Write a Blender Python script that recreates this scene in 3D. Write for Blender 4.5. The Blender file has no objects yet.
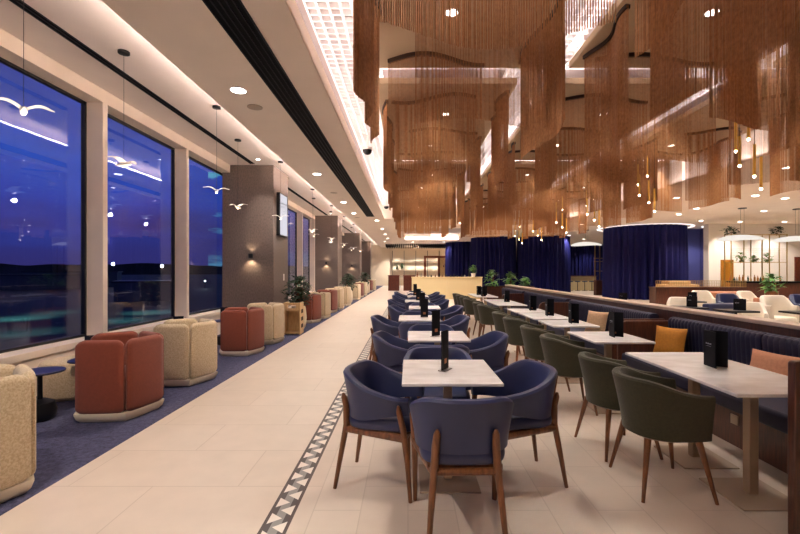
import bpy, math, random
from mathutils import Vector, Matrix, noise
from math import sin, cos, pi, radians as R, sqrt, atan2
random.seed(7)
S = bpy.context.scene
COL = S.collection

# ------------------------------------------------------------------ camera, sky, exposure
H = 1.52; F = 425.0; VX, VY = 408.0, 271.0        # eye height, focal length in pixels, vanishing point
cam = bpy.data.cameras.new('camera'); co = bpy.data.objects.new('camera', cam); COL.objects.link(co)
co.location = (0, 0, H); co.rotation_euler = (pi/2, 0, 0)
cam.lens = F/800*36; cam.sensor_width = 36; cam.shift_x = (400-VX)/800; cam.shift_y = (VY-267)/800
cam.clip_start = .05; cam.clip_end = 3000
S.camera = co
S.view_settings.view_transform = 'Standard'; S.view_settings.look = 'None'
S.view_settings.exposure = 0.32; S.view_settings.gamma = 1; S.view_settings.use_curve_mapping = False

LED_K = 1.0            # cove strips
DOWN_K = 1.0           # downlights
WARM = (1.0, .92, .84); LEDC = (1.0, .88, .87)

w = bpy.data.worlds.new('night_sky'); S.world = w; w.use_nodes = True
nt = w.node_tree; nt.nodes.clear()
def N(t, **k):
    n = nt.nodes.new(t)
    for a, b in k.items(): setattr(n, a, b)
    return n
out = N('ShaderNodeOutputWorld'); bg = N('ShaderNodeBackground'); tc = N('ShaderNodeTexCoord')
sep = N('ShaderNodeSeparateXYZ'); nt.links.new(tc.outputs['Generated'], sep.inputs[0])
mp = N('ShaderNodeMapping'); mp.inputs['Scale'].default_value = (1.6, 1.6, 7); nt.links.new(tc.outputs['Generated'], mp.inputs[0])
no = N('ShaderNodeTexNoise'); no.inputs['Scale'].default_value = 2.2; no.inputs['Detail'].default_value = 5; nt.links.new(mp.outputs[0], no.inputs['Vector'])
ma = N('ShaderNodeMath', operation='MULTIPLY_ADD'); nt.links.new(no.outputs[0], ma.inputs[0]); ma.inputs[1].default_value = .22
nt.links.new(sep.outputs['Z'], ma.inputs[2])
cr = N('ShaderNodeValToRGB'); nt.links.new(ma.outputs[0], cr.inputs[0])
e = cr.color_ramp.elements
e[0].position = .06; e[0].color = (.030, .022, .105, 1); e[1].position = .62; e[1].color = (.030, .034, .15, 1)
for p, c in ((.16, (.027, .027, .16, 1)), (.25, (.024, .05, .32, 1)), (.33, (.03, .075, .40, 1)), (.44, (.032, .038, .19, 1))):
    q = cr.color_ramp.elements.new(p); q.color = c
def WM(op, a, b=None, c=None):
    n = N('ShaderNodeMath', operation=op)
    for i, v in enumerate((a, b, c)):
        if v is None: continue
        if isinstance(v, (int, float)): n.inputs[i].default_value = v
        else: nt.links.new(v, n.inputs[i])
    return n.outputs[0]
ratio = WM('DIVIDE', sep.outputs['X'], sep.outputs['Y'])
mz = WM('MULTIPLY', WM('SMOOTH_MIN', WM('MULTIPLY', WM('SUBTRACT', sep.outputs['Z'], .004), 90), 1, .3), WM('MULTIPLY_ADD', sep.outputs['Z'], -22, 1.0))
no2 = N('ShaderNodeTexNoise'); no2.inputs['Scale'].default_value = 9; no2.inputs['Detail'].default_value = 5; nt.links.new(mp.outputs[0], no2.inputs['Vector'])
mz = WM('MULTIPLY', mz, WM('GREATER_THAN', ratio, -.47)); mz = WM('MULTIPLY', mz, WM('MULTIPLY_ADD', no2.outputs[0], 5, -2.1))
mzc = WM('MINIMUM', WM('MAXIMUM', mz, 0), 1)
mxc = N('ShaderNodeMix', data_type='RGBA'); nt.links.new(mzc, mxc.inputs[0]); nt.links.new(cr.outputs[0], mxc.inputs[6]); mxc.inputs[7].default_value = (.10, .36, .50, 1)
nt.links.new(mxc.outputs[2], bg.inputs[0]); bg.inputs[1].default_value = 1.0
nt.links.new(bg.outputs[0], out.inputs[0])

# ------------------------------------------------------------------ materials
def lin(h):
    h = h.lstrip('#'); v = [int(h[i:i+2], 16)/255 for i in (0, 2, 4)]
    return tuple(x/12.92 if x <= .04045 else ((x+.055)/1.055)**2.4 for x in v)
def material(name, hexc, rough=.5, metal=0, var=0, vscale=8, bump=0, bscale=60, stretch=None, hex2=None, coat=0, sheen=0, emit=None, estr=0, spec=None):
    m = bpy.data.materials.new(name); m.use_nodes = True; t = m.node_tree; b = t.nodes['Principled BSDF']
    c = lin(hexc) if isinstance(hexc, str) else hexc
    b.inputs['Base Color'].default_value = (*c, 1); b.inputs['Roughness'].default_value = rough; b.inputs['Metallic'].default_value = metal
    if spec is not None: b.inputs['Specular IOR Level'].default_value = spec
    if coat: b.inputs['Coat Weight'].default_value = coat; b.inputs['Coat Roughness'].default_value = .2
    if sheen: b.inputs['Sheen Weight'].default_value = sheen
    if emit: b.inputs['Emission Color'].default_value = (*emit, 1); b.inputs['Emission Strength'].default_value = estr
    if var or bump or hex2:
        tc = t.nodes.new('ShaderNodeTexCoord'); mp = t.nodes.new('ShaderNodeMapping'); t.links.new(tc.outputs['Object'], mp.inputs[0])
        if stretch: mp.inputs['Scale'].default_value = stretch
    if var or hex2:
        n = t.nodes.new('ShaderNodeTexNoise'); n.inputs['Scale'].default_value = vscale; n.inputs['Detail'].default_value = 6
        t.links.new(mp.outputs[0], n.inputs['Vector'])
        r = t.nodes.new('ShaderNodeValToRGB'); t.links.new(n.outputs[0], r.inputs[0])
        c2 = lin(hex2) if hex2 else tuple(x*(1-var) for x in c)
        r.color_ramp.elements[0].position = .35; r.color_ramp.elements[1].position = .65
        r.color_ramp.elements[0].color = (*c2, 1); r.color_ramp.elements[1].color = (*(c if hex2 else tuple(min(1, x*(1+var)) for x in c)), 1)
        t.links.new(r.outputs[0], b.inputs['Base Color'])
    if bump:
        n = t.nodes.new('ShaderNodeTexNoise'); n.inputs['Scale'].default_value = bscale; n.inputs['Detail'].default_value = 3
        t.links.new(mp.outputs[0], n.inputs['Vector'])
        k = t.nodes.new('ShaderNodeBump'); k.inputs['Strength'].default_value = bump; k.inputs['Distance'].default_value = .01
        t.links.new(n.outputs[0], k.inputs['Height']); t.links.new(k.outputs[0], b.inputs['Normal'])
    return m
def emission(name, col, s):
    m = bpy.data.materials.new(name); m.use_nodes = True; t = m.node_tree; t.nodes.clear()
    o = t.nodes.new('ShaderNodeOutputMaterial'); e = t.nodes.new('ShaderNodeEmission')
    e.inputs[0].default_value = (*col, 1); e.inputs[1].default_value = s; t.links.new(e.outputs[0], o.inputs[0]); return m

M = {}
M['paint'] = material('ceiling_paint', '#efdfcf', .8, var=.02, vscale=2)
M['panel'] = material('panel_tan', '#c2a888', .8, var=.03, vscale=2)
M['tray'] = material('tray_paint', '#f0e2d8', .75, var=.02, vscale=2)
M['white'] = material('white_paint', '#efe8e2', .7)
M['lattice'] = material('lattice_white', '#f6f0ee', .6)
M['slab'] = material('slab_cell_shade', '#a1938f', .8)  # greyed so the colour carries the shade inside the lattice cells
M['frame'] = material('window_frame_cream', '#ecdccb', .45, var=.03, vscale=3)
M['gasket'] = material('black_gasket', '#0b0b0f', .5)
M['black'] = material('black_metal', '#101013', .42, metal=.3)
M['slot'] = material('slot_black', '#07070b', .8, spec=.1)
M['slat'] = material('slat_black', '#15141c', .6, spec=.2)
M['column'] = material('brown_wallpaper', '#76675f', .6, hex2='#60544e', vscale=40, stretch=(1, 1, .5), bump=.12, bscale=120)
M['navy_leather'] = material('navy_leather', '#272e54', .4, var=.07, vscale=6, bump=.06, bscale=220)
M['olive'] = material('olive_fabric', '#393622', .85, var=.12, vscale=60, bump=.25, bscale=300, sheen=.15)
M['walnut'] = material('walnut', '#82502c', .42, hex2='#5e371b', vscale=9, stretch=(6, 6, .8), coat=.15)
M['walnut_flat'] = material('walnut_veneer', '#5e3323', .4, hex2='#44241a', vscale=7, stretch=(8, 8, .7), coat=.2)
M['oak'] = material('pale_oak', '#e2bf8b', .5, hex2='#cfa873', vscale=6, stretch=(4, 4, 1))
M['marble'] = material('white_marble', '#f3efec', .22, hex2='#e4deda', vscale=5, stretch=(1, 2.2, 1))
M['champagne'] = material('champagne_metal', '#b9a083', .42, metal=.35)
M['brass'] = material('brass', '#b89a62', .35, metal=.7)
M['rod'] = material('satin_gold', '#f3bf58', .4)
M['plate'] = material('bronze_plate', '#b5a08a', .45, metal=.2)
M['cream_boucle'] = material('cream_boucle', '#d8c5a4', .95, hex2='#bda683', vscale=70, bump=.6, bscale=120, sheen=.3)
M['cream_base'] = material('cream_plinth', '#eadcc2', .55)
M['rust'] = material('rust_fabric', '#7d3822', .85, var=.06, vscale=40, bump=.15, bscale=250, sheen=.25)
M['navy_velvet'] = material('navy_velvet', '#13144c', .65, var=.1, vscale=5, spec=.2)
M['navy_channel'] = material('navy_banquette', '#1a1934', .6, var=.1, vscale=20)
M['mustard'] = material('mustard_fabric', '#b8771f', .8, var=.08, vscale=40, bump=.15, bscale=250)
M['salmon'] = material('salmon_fabric', '#bd8261', .8, var=.08, vscale=40, bump=.15, bscale=250)
M['orange_f'] = material('terracotta_fabric', '#a5512b', .8, var=.08, vscale=40)
M['beige_f'] = material('beige_fabric', '#cfa981', .8, var=.08, vscale=40)
M['card'] = material('menu_black', '#08080f', .65, spec=.2)
M['ink'] = material('menu_ink', '#b9bac6', .5)
M['copper_tint'] = material('menu_copper', '#a3623a', .5)
M['acrylic'] = material('menu_holder_metal', '#a69d93', .3, metal=.6)
M['chain'] = material('copper_chain', '#b07b4d', .5, metal=.25, hex2='#94633b', vscale=30)
M['track'] = material('bronze_track', '#3a2416', .5, metal=.3)
M['gull'] = material('gull_white', '#ddd6cc', .5)
M['leaf'] = material('leaf_green', '#2f4a26', .5, hex2='#1b2e17', vscale=9)
M['leaf_light'] = material('leaf_light', '#5f8f3a', .5, hex2='#3d6a28', vscale=9)
M['soil'] = material('soil', '#2c2119', .9)
M['stone'] = material('ledge_stone', '#cdb8a6', .35, var=.05, vscale=8)
M['cream_panel'] = material('cream_lacquer', '#dcc799', .45)
M['brown_red'] = material('mahogany', '#6d3220', .4, hex2='#511f13', vscale=8, stretch=(6, 6, .8))
M['white_fab'] = material('white_boucle', '#ece2d2', .9, bump=.3, bscale=150)
M['redwood'] = material('redwood', '#94502b', .45, hex2='#74391d', vscale=8, stretch=(6, 6, .8))
M['blue_wall'] = material('blue_wall', '#43467f', .6)
M['amber'] = material('amber_door', '#9b6414', .4)
M['wall_cream'] = material('cream_wall', '#e3d2b8', .7)
M['wall_white'] = material('white_wall', '#e8e0d6', .7)
M['ground'] = material('apron_asphalt', '#201f28', .7, var=.5, vscale=.03, spec=.25)
M['hill'] = material('dark_hill', '#0d0e16', .95)
M['shed'] = material('shed_grey', '#2c3342', .7)
M['glow_down'] = emission('downlight_lens', (1, .93, .84), 14)
M['glow_led'] = emission('led_strip', LEDC, 24*LED_K)
M['glow_tray'] = emission('led_strip_tray', (1, .87, .82), 58*LED_K)
M['glow_ring'] = emission('led_ring', LEDC, 1.4)
M['glow_tip'] = emission('pendant_tip', (1, .85, .62), 22)
M['glow_dish'] = emission('dish_glow', (1, .93, .84), .75)
M['glow_wall'] = emission('wall_lamp_glow', (1, .8, .5), 14)
M['flood'] = emission('floodlight', (.8, .95, 1), 160)
M['screen'] = emission('screen_glow', (.80, .78, .86), .75)

def glass():
    m = bpy.data.materials.new('window_glass'); m.use_nodes = True; t = m.node_tree; t.nodes.clear()
    o = t.nodes.new('ShaderNodeOutputMaterial'); mx = t.nodes.new('ShaderNodeMixShader'); tr = t.nodes.new('ShaderNodeBsdfTransparent')
    gl = t.nodes.new('ShaderNodeBsdfGlossy'); lw = t.nodes.new('ShaderNodeLayerWeight'); gl.inputs['Roughness'].default_value = .0
    gl.inputs['Color'].default_value = (.85, .88, 1, 1); tr.inputs[0].default_value = (.95, .97, 1, 1)
    p = t.nodes.new('ShaderNodeMath'); p.operation = 'POWER'; t.links.new(lw.outputs['Facing'], p.inputs[0]); p.inputs[1].default_value = 4
    q = t.nodes.new('ShaderNodeMath'); q.operation = 'MULTIPLY_ADD'; t.links.new(p.outputs[0], q.inputs[0]); q.inputs[1].default_value = .8; q.inputs[2].default_value = .05
    t.links.new(q.outputs[0], mx.inputs[0]); t.links.new(tr.outputs[0], mx.inputs[1]); t.links.new(gl.outputs[0], mx.inputs[2]); t.links.new(mx.outputs[0], o.inputs[0])
    return m
M['glass'] = glass()

def tile_mat(name, c1, c2, mortar, bw, bh, offset, rot, ms=.004, rough=.35):
    m = bpy.data.materials.new(name); m.use_nodes = True; t = m.node_tree; b = t.nodes['Principled BSDF']
    tc = t.nodes.new('ShaderNodeTexCoord'); mp = t.nodes.new('ShaderNodeMapping'); mp.inputs['Rotation'].default_value[2] = rot
    br = t.nodes.new('ShaderNodeTexBrick'); t.links.new(tc.outputs['Object'], mp.inputs[0]); t.links.new(mp.outputs[0], br.inputs['Vector'])
    br.offset = offset; br.squash = 1
    br.inputs['Color1'].default_value = (*lin(c1), 1); br.inputs['Color2'].default_value = (*lin(c2), 1); br.inputs['Mortar'].default_value = (*lin(mortar), 1)
    br.inputs['Scale'].default_value = 1; br.inputs['Mortar Size'].default_value = ms; br.inputs['Brick Width'].default_value = bw; br.inputs['Row Height'].default_value = bh
    n = t.nodes.new('ShaderNodeTexNoise'); n.inputs['Scale'].default_value = 5; n.inputs['Detail'].default_value = 8; t.links.new(tc.outputs['Object'], n.inputs['Vector'])
    mr = t.nodes.new('ShaderNodeMapRange'); mr.inputs[3].default_value = .9; mr.inputs[4].default_value = 1.06; t.links.new(n.outputs[0], mr.inputs[0])
    mx = t.nodes.new('ShaderNodeMix'); mx.data_type = 'RGBA'; mx.blend_type = 'MULTIPLY'; mx.inputs[0].default_value = 1
    t.links.new(br.outputs[0], mx.inputs[6]); t.links.new(mr.outputs[0], mx.inputs[7]); t.links.new(mx.outputs[2], b.inputs['Base Color'])
    b.inputs['Roughness'].default_value = rough
    return m
M['tile_big'] = tile_mat('corridor_tile', '#d9c9b9', '#d5c4b3', '#c3b1a0', 1.2, .6, .5, 0)
M['tile_small'] = tile_mat('dining_tile', '#d6c6b6', '#d1c0b0', '#c5b4a4', .6, .3, .5, pi/2)

def mosaic():
    m = bpy.data.materials.new('mosaic_strip'); m.use_nodes = True; t = m.node_tree; b = t.nodes['Principled BSDF']
    tc = t.nodes.new('ShaderNodeTexCoord'); sp = t.nodes.new('ShaderNodeSeparateXYZ'); t.links.new(tc.outputs['Object'], sp.inputs[0])
    def mth(op, a, bb=None, c=None):
        n = t.nodes.new('ShaderNodeMath'); n.operation = op
        for i, v in enumerate((a, bb, c)):
            if v is None: continue
            if isinstance(v, (int, float)): n.inputs[i].default_value = v
            else: t.links.new(v, n.inputs[i])
        return n.outputs[0]
    W_, P_ = .165, .18
    u = mth('DIVIDE', sp.outputs['X'], W_)                    # -0.5 .. 0.5
    au = mth('ABSOLUTE', u)
    border = mth('MULTIPLY', mth('GREATER_THAN', au, .37), 1)
    uu = mth('ADD', mth('DIVIDE', u, .74), .5)                # 0..1 inside
    tri = mth('PINGPONG', mth('DIVIDE', sp.outputs['Y'], P_/2), 1)
    band = mth('LESS_THAN', mth('ABSOLUTE', mth('SUBTRACT', tri, uu)), .36)
    edge = mth('GREATER_THAN', mth('ABSOLUTE', mth('SUBTRACT', uu, .5)), .24)
    dark = mth('MULTIPLY', band, edge)
    def mix(f, a, c):
        n = t.nodes.new('ShaderNodeMix'); n.data_type = 'RGBA'; t.links.new(f, n.inputs[0])
        for i, v in ((6, a), (7, c)):
            if isinstance(v, str): n.inputs[i].default_value = (*lin(v), 1)
            else: t.links.new(v, n.inputs[i])
        return n.outputs[2]
    c = mix(band, '#e6dcd0', '#8d8984'); c = mix(dark, c, '#453a38'); c = mix(border, c, '#46342f')
    t.links.new(c, b.inputs['Base Color']); b.inputs['Roughness'].default_value = .35
    return m
M['mosaic'] = mosaic()
M['carpet'] = material('navy_carpet', '#5a5a7c', .95, hex2='#25263c', vscale=5, bump=.8, bscale=160)
_t = M['carpet'].node_tree
_n = [n for n in _t.nodes if n.type == 'TEX_NOISE'][0]; _n.inputs['Scale'].default_value = 22; _n.inputs['Roughness'].default_value = .85

# ------------------------------------------------------------------ mesh helpers
class MB:
    def __init__(s): s.v = []; s.f = []
    def add(s, vs, fs, mat=None):
        o = len(s.v)
        s.v += [tuple(mat @ Vector(p)) if mat else tuple(p) for p in vs]
        s.f += [tuple(i+o for i in f) for f in fs]
        return s
    def box(s, x0, x1, y0, y1, z0, z1, mat=None):
        return s.add([(x0, y0, z0), (x1, y0, z0), (x1, y1, z0), (x0, y1, z0), (x0, y0, z1), (x1, y0, z1), (x1, y1, z1), (x0, y1, z1)],
                     [(3, 2, 1, 0), (4, 5, 6, 7), (0, 1, 5, 4), (1, 2, 6, 5), (2, 3, 7, 6), (3, 0, 4, 7)], mat)
    def lathe(s, prof, c=(0, 0, 0), seg=24, mat=None, caps=True):
        vs = []; fs = []; n = len(prof)
        for r, z in prof:
            for k in range(seg):
                a = 2*pi*k/seg; vs.append((c[0]+r*cos(a), c[1]+r*sin(a), c[2]+z))
        for i in range(n-1):
            for k in range(seg):
                k2 = (k+1) % seg; fs.append((i*seg+k, i*seg+k2, (i+1)*seg+k2, (i+1)*seg+k))
        if caps:
            fs.append(tuple(range(seg))[::-1]); fs.append(tuple((n-1)*seg+k for k in range(seg)))
        return s.add(vs, fs, mat)
    def cyl(s, p0, p1, r0, r1=None, seg=12):
        return s.tube([p0, p1], [r0, r0 if r1 is None else r1], seg)
    def tube(s, pts, rad, seg=10, flat=1.0):
        pts = [Vector(p) for p in pts]; n = len(pts)
        if isinstance(rad, (int, float)): rad = [rad]*n
        vs = []; fs = []; ref = None
        for i, p in enumerate(pts):
            d = (pts[min(i+1, n-1)]-pts[max(i-1, 0)]).normalized()
            if ref is None: ref = Vector((0, 0, 1)) if abs(d.z) < .9 else Vector((1, 0, 0))
            a = d.cross(ref).normalized(); b = a.cross(d).normalized()
            for k in range(seg):
                t = 2*pi*k/seg; q = p+(a*cos(t)+b*sin(t)*flat)*rad[i]; vs.append(tuple(q))
        for i in range(n-1):
            for k in range(seg):
                k2 = (k+1) % seg; fs.append((i*seg+k, (i+1)*seg+k, (i+1)*seg+k2, i*seg+k2))
        fs.append(tuple(range(seg))); fs.append(tuple((n-1)*seg+k for k in range(seg))[::-1])
        return s.add(vs, fs)
    def prism(s, poly, z0, z1, mat=None):
        n = len(poly)
        vs = [(x, y, z0) for x, y in poly]+[(x, y, z1) for x, y in poly]
        fs = [tuple(range(n))[::-1], tuple(range(n, 2*n))]+[(i, (i+1) % n, (i+1) % n+n, i+n) for i in range(n)]
        return s.add(vs, fs, mat)
    def grid(s, rows, closed=False):
        m = len(rows[0]); vs = [p for r in rows for p in r]; fs = []
        for i in range(len(rows)-1):
            for k in range(m if closed else m-1):
                k2 = (k+1) % m; fs.append((i*m+k, i*m+k2, (i+1)*m+k2, (i+1)*m+k))
        return s.add(vs, fs)
    def build(s, name, mat, parent=None, smooth=True, bevel=0, bseg=2, sub=0, ang=38):
        me = bpy.data.meshes.new(name); me.from_pydata(s.v, [], s.f); me.update()
        me.materials.append(mat)
        o = bpy.data.objects.new(name, me); COL.objects.link(o)
        if smooth:
            me.polygons.foreach_set('use_smooth', [True]*len(me.polygons)); me.set_sharp_from_angle(angle=R(ang))
        if bevel:
            b = o.modifiers.new('bevel', 'BEVEL'); b.width = bevel; b.segments = bseg; b.limit_method = 'ANGLE'; b.angle_limit = R(40)
        if sub:
            q = o.modifiers.new('sub', 'SUBSURF'); q.levels = sub; q.render_levels = sub
        if parent: o.parent = parent
        return o
def structure(o): o['kind'] = 'structure'; return o
def tag(o, label, cat, group=None):
    o['label'] = label; o['category'] = cat
    if group: o['group'] = group
    return o
def empty(name, loc=(0, 0, 0), rz=0, label=None, cat=None, group=None):
    o = bpy.data.objects.new(name, None); COL.objects.link(o); o.location = loc; o.rotation_euler = (0, 0, rz); o.empty_display_size = .1
    if label: tag(o, label, cat, group)
    return o
def dup(root, loc, rz=0, label=None, group=None, scale=None):
    def cp(o, par):
        c = o.copy(); COL.objects.link(c); c.parent = par
        for ch in [x for x in KIDS.get(o.name, [])]: cp(ch, c)
        return c
    c = cp(root, None); c.location = loc; c.rotation_euler = (0, 0, rz)
    if label: c['label'] = label
    if group: c['group'] = group
    if scale: c.scale = scale
    return c
KIDS = {}
def learn(root):
    def rec(o):
        KIDS[o.name] = list(o.children)
        for ch in o.children: rec(ch)
    rec(root)
def place(root, loc, rz=0, label=None): root.location = loc; root.rotation_euler = (0, 0, rz); root['label'] = label or root['label']; return root
class Kind:
    """first use moves the built thing itself, later uses copy it with its parts"""
    def __init__(s, root): s.root = root; s.used = False; learn(root)
    def put(s, loc, rz, label, group=None):
        if not s.used:
            s.used = True; s.root.location = loc; s.root.rotation_euler = (0, 0, rz); s.root['label'] = label
            if group: s.root['group'] = group
            return s.root
        return dup(s.root, loc, rz, label, group)
ORD = ['nearest', 'second', 'third', 'fourth', 'fifth', 'sixth', 'seventh', 'eighth', 'ninth', 'tenth', 'eleventh', 'twelfth', 'thirteenth', 'fourteenth', 'fifteenth', 'sixteenth', 'seventeenth', 'eighteenth', 'nineteenth', 'twentieth']
def disc(r, z, seg=20): return MB().lathe([(r, 0), (r, z)], seg=seg)
def spot(loc, power, angle=100, blend=.7, col=WARM, size=.05, tgt=None):
    l = bpy.data.lights.new('spot_lamp', 'SPOT'); l.energy = power*DOWN_K; l.spot_size = R(angle); l.spot_blend = blend; l.color = col; l.shadow_soft_size = size
    o = bpy.data.objects.new('spot_lamp', l); COL.objects.link(o); o.location = loc
    if tgt: o.rotation_euler = (Vector(tgt)-Vector(loc)).to_track_quat('-Z', 'Y').to_euler()
    return o

# ------------------------------------------------------------------ the room
YB, YE = -2.5, 44.0; XL, XR = -4.5, 24.0
ZT, ZS, ZP, ZG, ZTOP = 4.2, 3.95, 4.35, 4.62, 4.95      # tray, soffit, cloud panel, lattice, slab
FX0, FX1, FY1 = -1.1, 7.5, 20.0                          # lattice field
structure(MB().box(-2.53, -.873, YB, YE, -.05, 0).build('floor', M['tile_big'], smooth=False))
structure(MB().box(-.708, XR, YB, YE, -.05, 0).build('floor_dining', M['tile_small'], smooth=False))
o = structure(MB().box(-.0825, .0825, YB, YE, -.05, .0005).build('trim_1', M['mosaic'], smooth=False)); o.location.x = -.7905
structure(MB().box(XL-.6, -2.53, YB, YE, -.05, .004).build('floor_carpet', M['carpet'], smooth=False))

# left wall: sill wall, head, fins, panes
sill = MB().box(XL-.35, XL, YB, YE, 0, .47).box(XL-.35, XL+.02, YB, YE, .47, .56)
structure(sill.build('wall_left', M['frame'], bevel=.008))
structure(MB().box(XL-.35, XL, YB, YE, 4.01, ZT+.02).build('wall_left_head', M['frame'], smooth=False))
fy = [-.79+2.37*i for i in range(20)]; fy = [y for y in fy if y < 43.5]
cols = [(10.75, 12.05), (20.6, 21.9), (30.0, 31.3), (38.2, 39.4)]
def in_col(y): return any(a-.05 < y < b+.05 for a, b in cols)
n = 1
for y in fy:
    if in_col(y): continue
    n += 1; structure(MB().box(XL-.3, XL, y-.05, y+.05, .56, 4.01).build('trim_%d' % n, M['frame'], bevel=.006))
edges = sorted([YB]+[y for y in fy if not in_col(y)]+[YE])
for k in range(len(edges)-1):
    a, b = edges[k]+.05, edges[k+1]-.05
    p = structure(MB().box(XL-.275, XL-.263, a, b, .56, 4.01).build('window_%d' % (k+1), M['glass'], smooth=False))
    g = MB()
    t = .035
    for (y0, y1, z0, z1) in ((a, a+t, .56, 4.01), (b-t, b, .56, 4.01), (a+t, b-t, .56, .56+t), (a+t, b-t, 4.01-t, 4.01)): g.box(XL-.3, XL-.24, y0, y1, z0, z1)
    g.build('window_frame', M['gasket'], p, smooth=False)

# columns
for i, (a, b) in enumerate(cols):
    structure(MB().box(XL-.2, -3.4, a, b, .004, ZT).build('column', M['column'], bevel=.01))
# other walls
structure(MB().box(XL-.35, XR, YE, YE+.2, 0, 5).build('wall_back', M['wall_cream'], smooth=False))
structure(MB().box(XR, XR+.2, YB, YE, 0, 5).build('wall_right', M['wall_white'], smooth=False))
structure(MB().box(XL-.35, XR, YB-.2, YB, 0, 5).build('wall_front', M['wall_cream'], smooth=False))
# ceilings
structure(MB().box(XL-.4, -2.55, YB, YE, ZT, ZT+.1).build('ceiling_tray', M['tray'], smooth=False))
so = MB().box(-2.76, FX0, YB, YE, ZS, ZS+.06)
so.box(-2.55, FX0-.28, YB, YE, ZS+.06, ZTOP)
so.box(FX1, XR, YB, YE, ZS, ZS+.06).box(FX1+.28, XR, YB, YE, ZS+.06, ZTOP)
so.box(-1.39, -.25, FY1, YE, ZS+.001, ZTOP).box(3.9, FX1+.29, FY1, YE, ZS, ZTOP).box(-.25, 3.9, FY1, 24.2, ZS, ZTOP).box(-.25, 3.9, 33, YE, ZS, ZTOP)
structure(so.build('ceiling', M['paint'], bevel=.01))
structure(MB().box(FX0-.3, FX1+.3, YB, FY1, ZTOP-.12, ZTOP).box(-.25, 3.9, 24.2, 33, 4.4, 4.5).build('ceiling_slab', M['slab'], smooth=False))
# led strips in the coves
def strip(x0, x1, y0, y1, z, parent=None, name='led_strip'):
    return MB().box(x0, x1, y0, y1, z, z+.012).build(name, M['glow_led'], parent, smooth=False)
def cove(x0, x1, y0, y1, z, label):
    o = tag(strip(x0, x1, y0, y1, z), label, 'light')
    if x0 < -2 or y0 > 24: o.data.materials[0] = M['glow_tray']
    return o
cove(-2.73, -2.69, YB+.1, YE-1, ZS+.065, 'hidden light strip on the corridor ceiling edge washing the window side ceiling')
cove(FX0-.2, FX0-.15, YB+.1, FY1, ZS+.065, 'hidden light strip on the corridor ceiling edge under the white lattice')
cove(FX1+.1, FX1+.15, YB+.1, FY1, ZS+.065, 'hidden light strip on the bar side ceiling edge under the white lattice')
cove(-.2, 3.85, 24.25, 24.3, 4.0, 'hidden light strip in the near edge of the far ceiling recess')
cove(-.2, 3.85, 32.9, 32.95, 4.0, 'hidden light strip in the far edge of the far ceiling recess')

# lattice
PCOL = [(-.5, 1.66), (2.25, 4.6), (5.1, 6.95)]
PROW = [(1.3, 5.95), (6.43, 10.8), (11.28, 15.65), (16.1, 19.7)]
def lattice(name, x0, x1, y0, y1, p=.134):
    m = MB(); t = .013
    nx = int((x1-x0)/p)+1; ny = int((y1-y0)/p)+1
    for i in range(nx): m.box(x0+i*p-t, x0+i*p+t, y0, y1, ZG, ZG+.075)
    for j in range(ny): m.box(x0, x1, y0+j*p-t, y0+j*p+t, ZG+.002, ZG+.073)
    return structure(m.build(name, M['lattice'], smooth=False))
for k, (a, b) in enumerate(((FX0-.1, -.4), (1.56, 2.35), (4.5, 5.2), (6.85, FX1+.1))): lattice('ceiling_lattice', a, b, 1.0, FY1)
for k in range(3):
    for (a, b) in PCOL: lattice('ceiling_lattice', a, b, PROW[k][1]-.1, PROW[k+1][0]+.1)

# cloud panels with led edges and downlights
COLN = ['over the blue chairs', 'over the banquette tables', 'over the lounge side']
def downlight(loc, r, label, power=0, angle=110, group=None, blend=.6):
    e = empty('downlight', loc, 0, label, 'light', group)
    MB().lathe([(r*1.18, 0), (r*1.18, -.006), (r*.98, -.008), (r*.98, 0)], seg=24, caps=False).build('rim', M['white'], e)
    MB().lathe([(r, -.001), (r, -.004)], seg=24).build('lens', M['glow_down'], e)
    if power: spot((loc[0], loc[1], loc[2]-.02), power, angle, blend)
    return e
for ci, (x0, x1) in enumerate(PCOL):
    for ri, (y0, y1) in enumerate(PROW):
        p = MB().box(x0, x1, y0, y1, ZP, ZP+.1).build('ceiling_panel', M['panel'], bevel=.015)
        structure(p)
        for (a, b, c, d) in ((x0+.05, x0+.09, y0+.1, y1-.1), (x1-.09, x1-.05, y0+.1, y1-.1), (x0+.12, x1-.12, y0+.05, y0+.09), (x0+.12, x1-.12, y1-.09, y1-.05)):
            strip(a, b, c, d, ZP+.1, p)
        for k, yy in enumerate((y0+.28*(y1-y0), y0+.72*(y1-y0))):
            downlight(((x0+x1)/2+.1*(-1)**k, yy, ZP), .07, '%s downlight in the %s ceiling panel %s' % (['nearer', 'farther'][k], ORD[ri], COLN[ci]), power=170, angle=105, group='downlights among the chain curtains')

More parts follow.
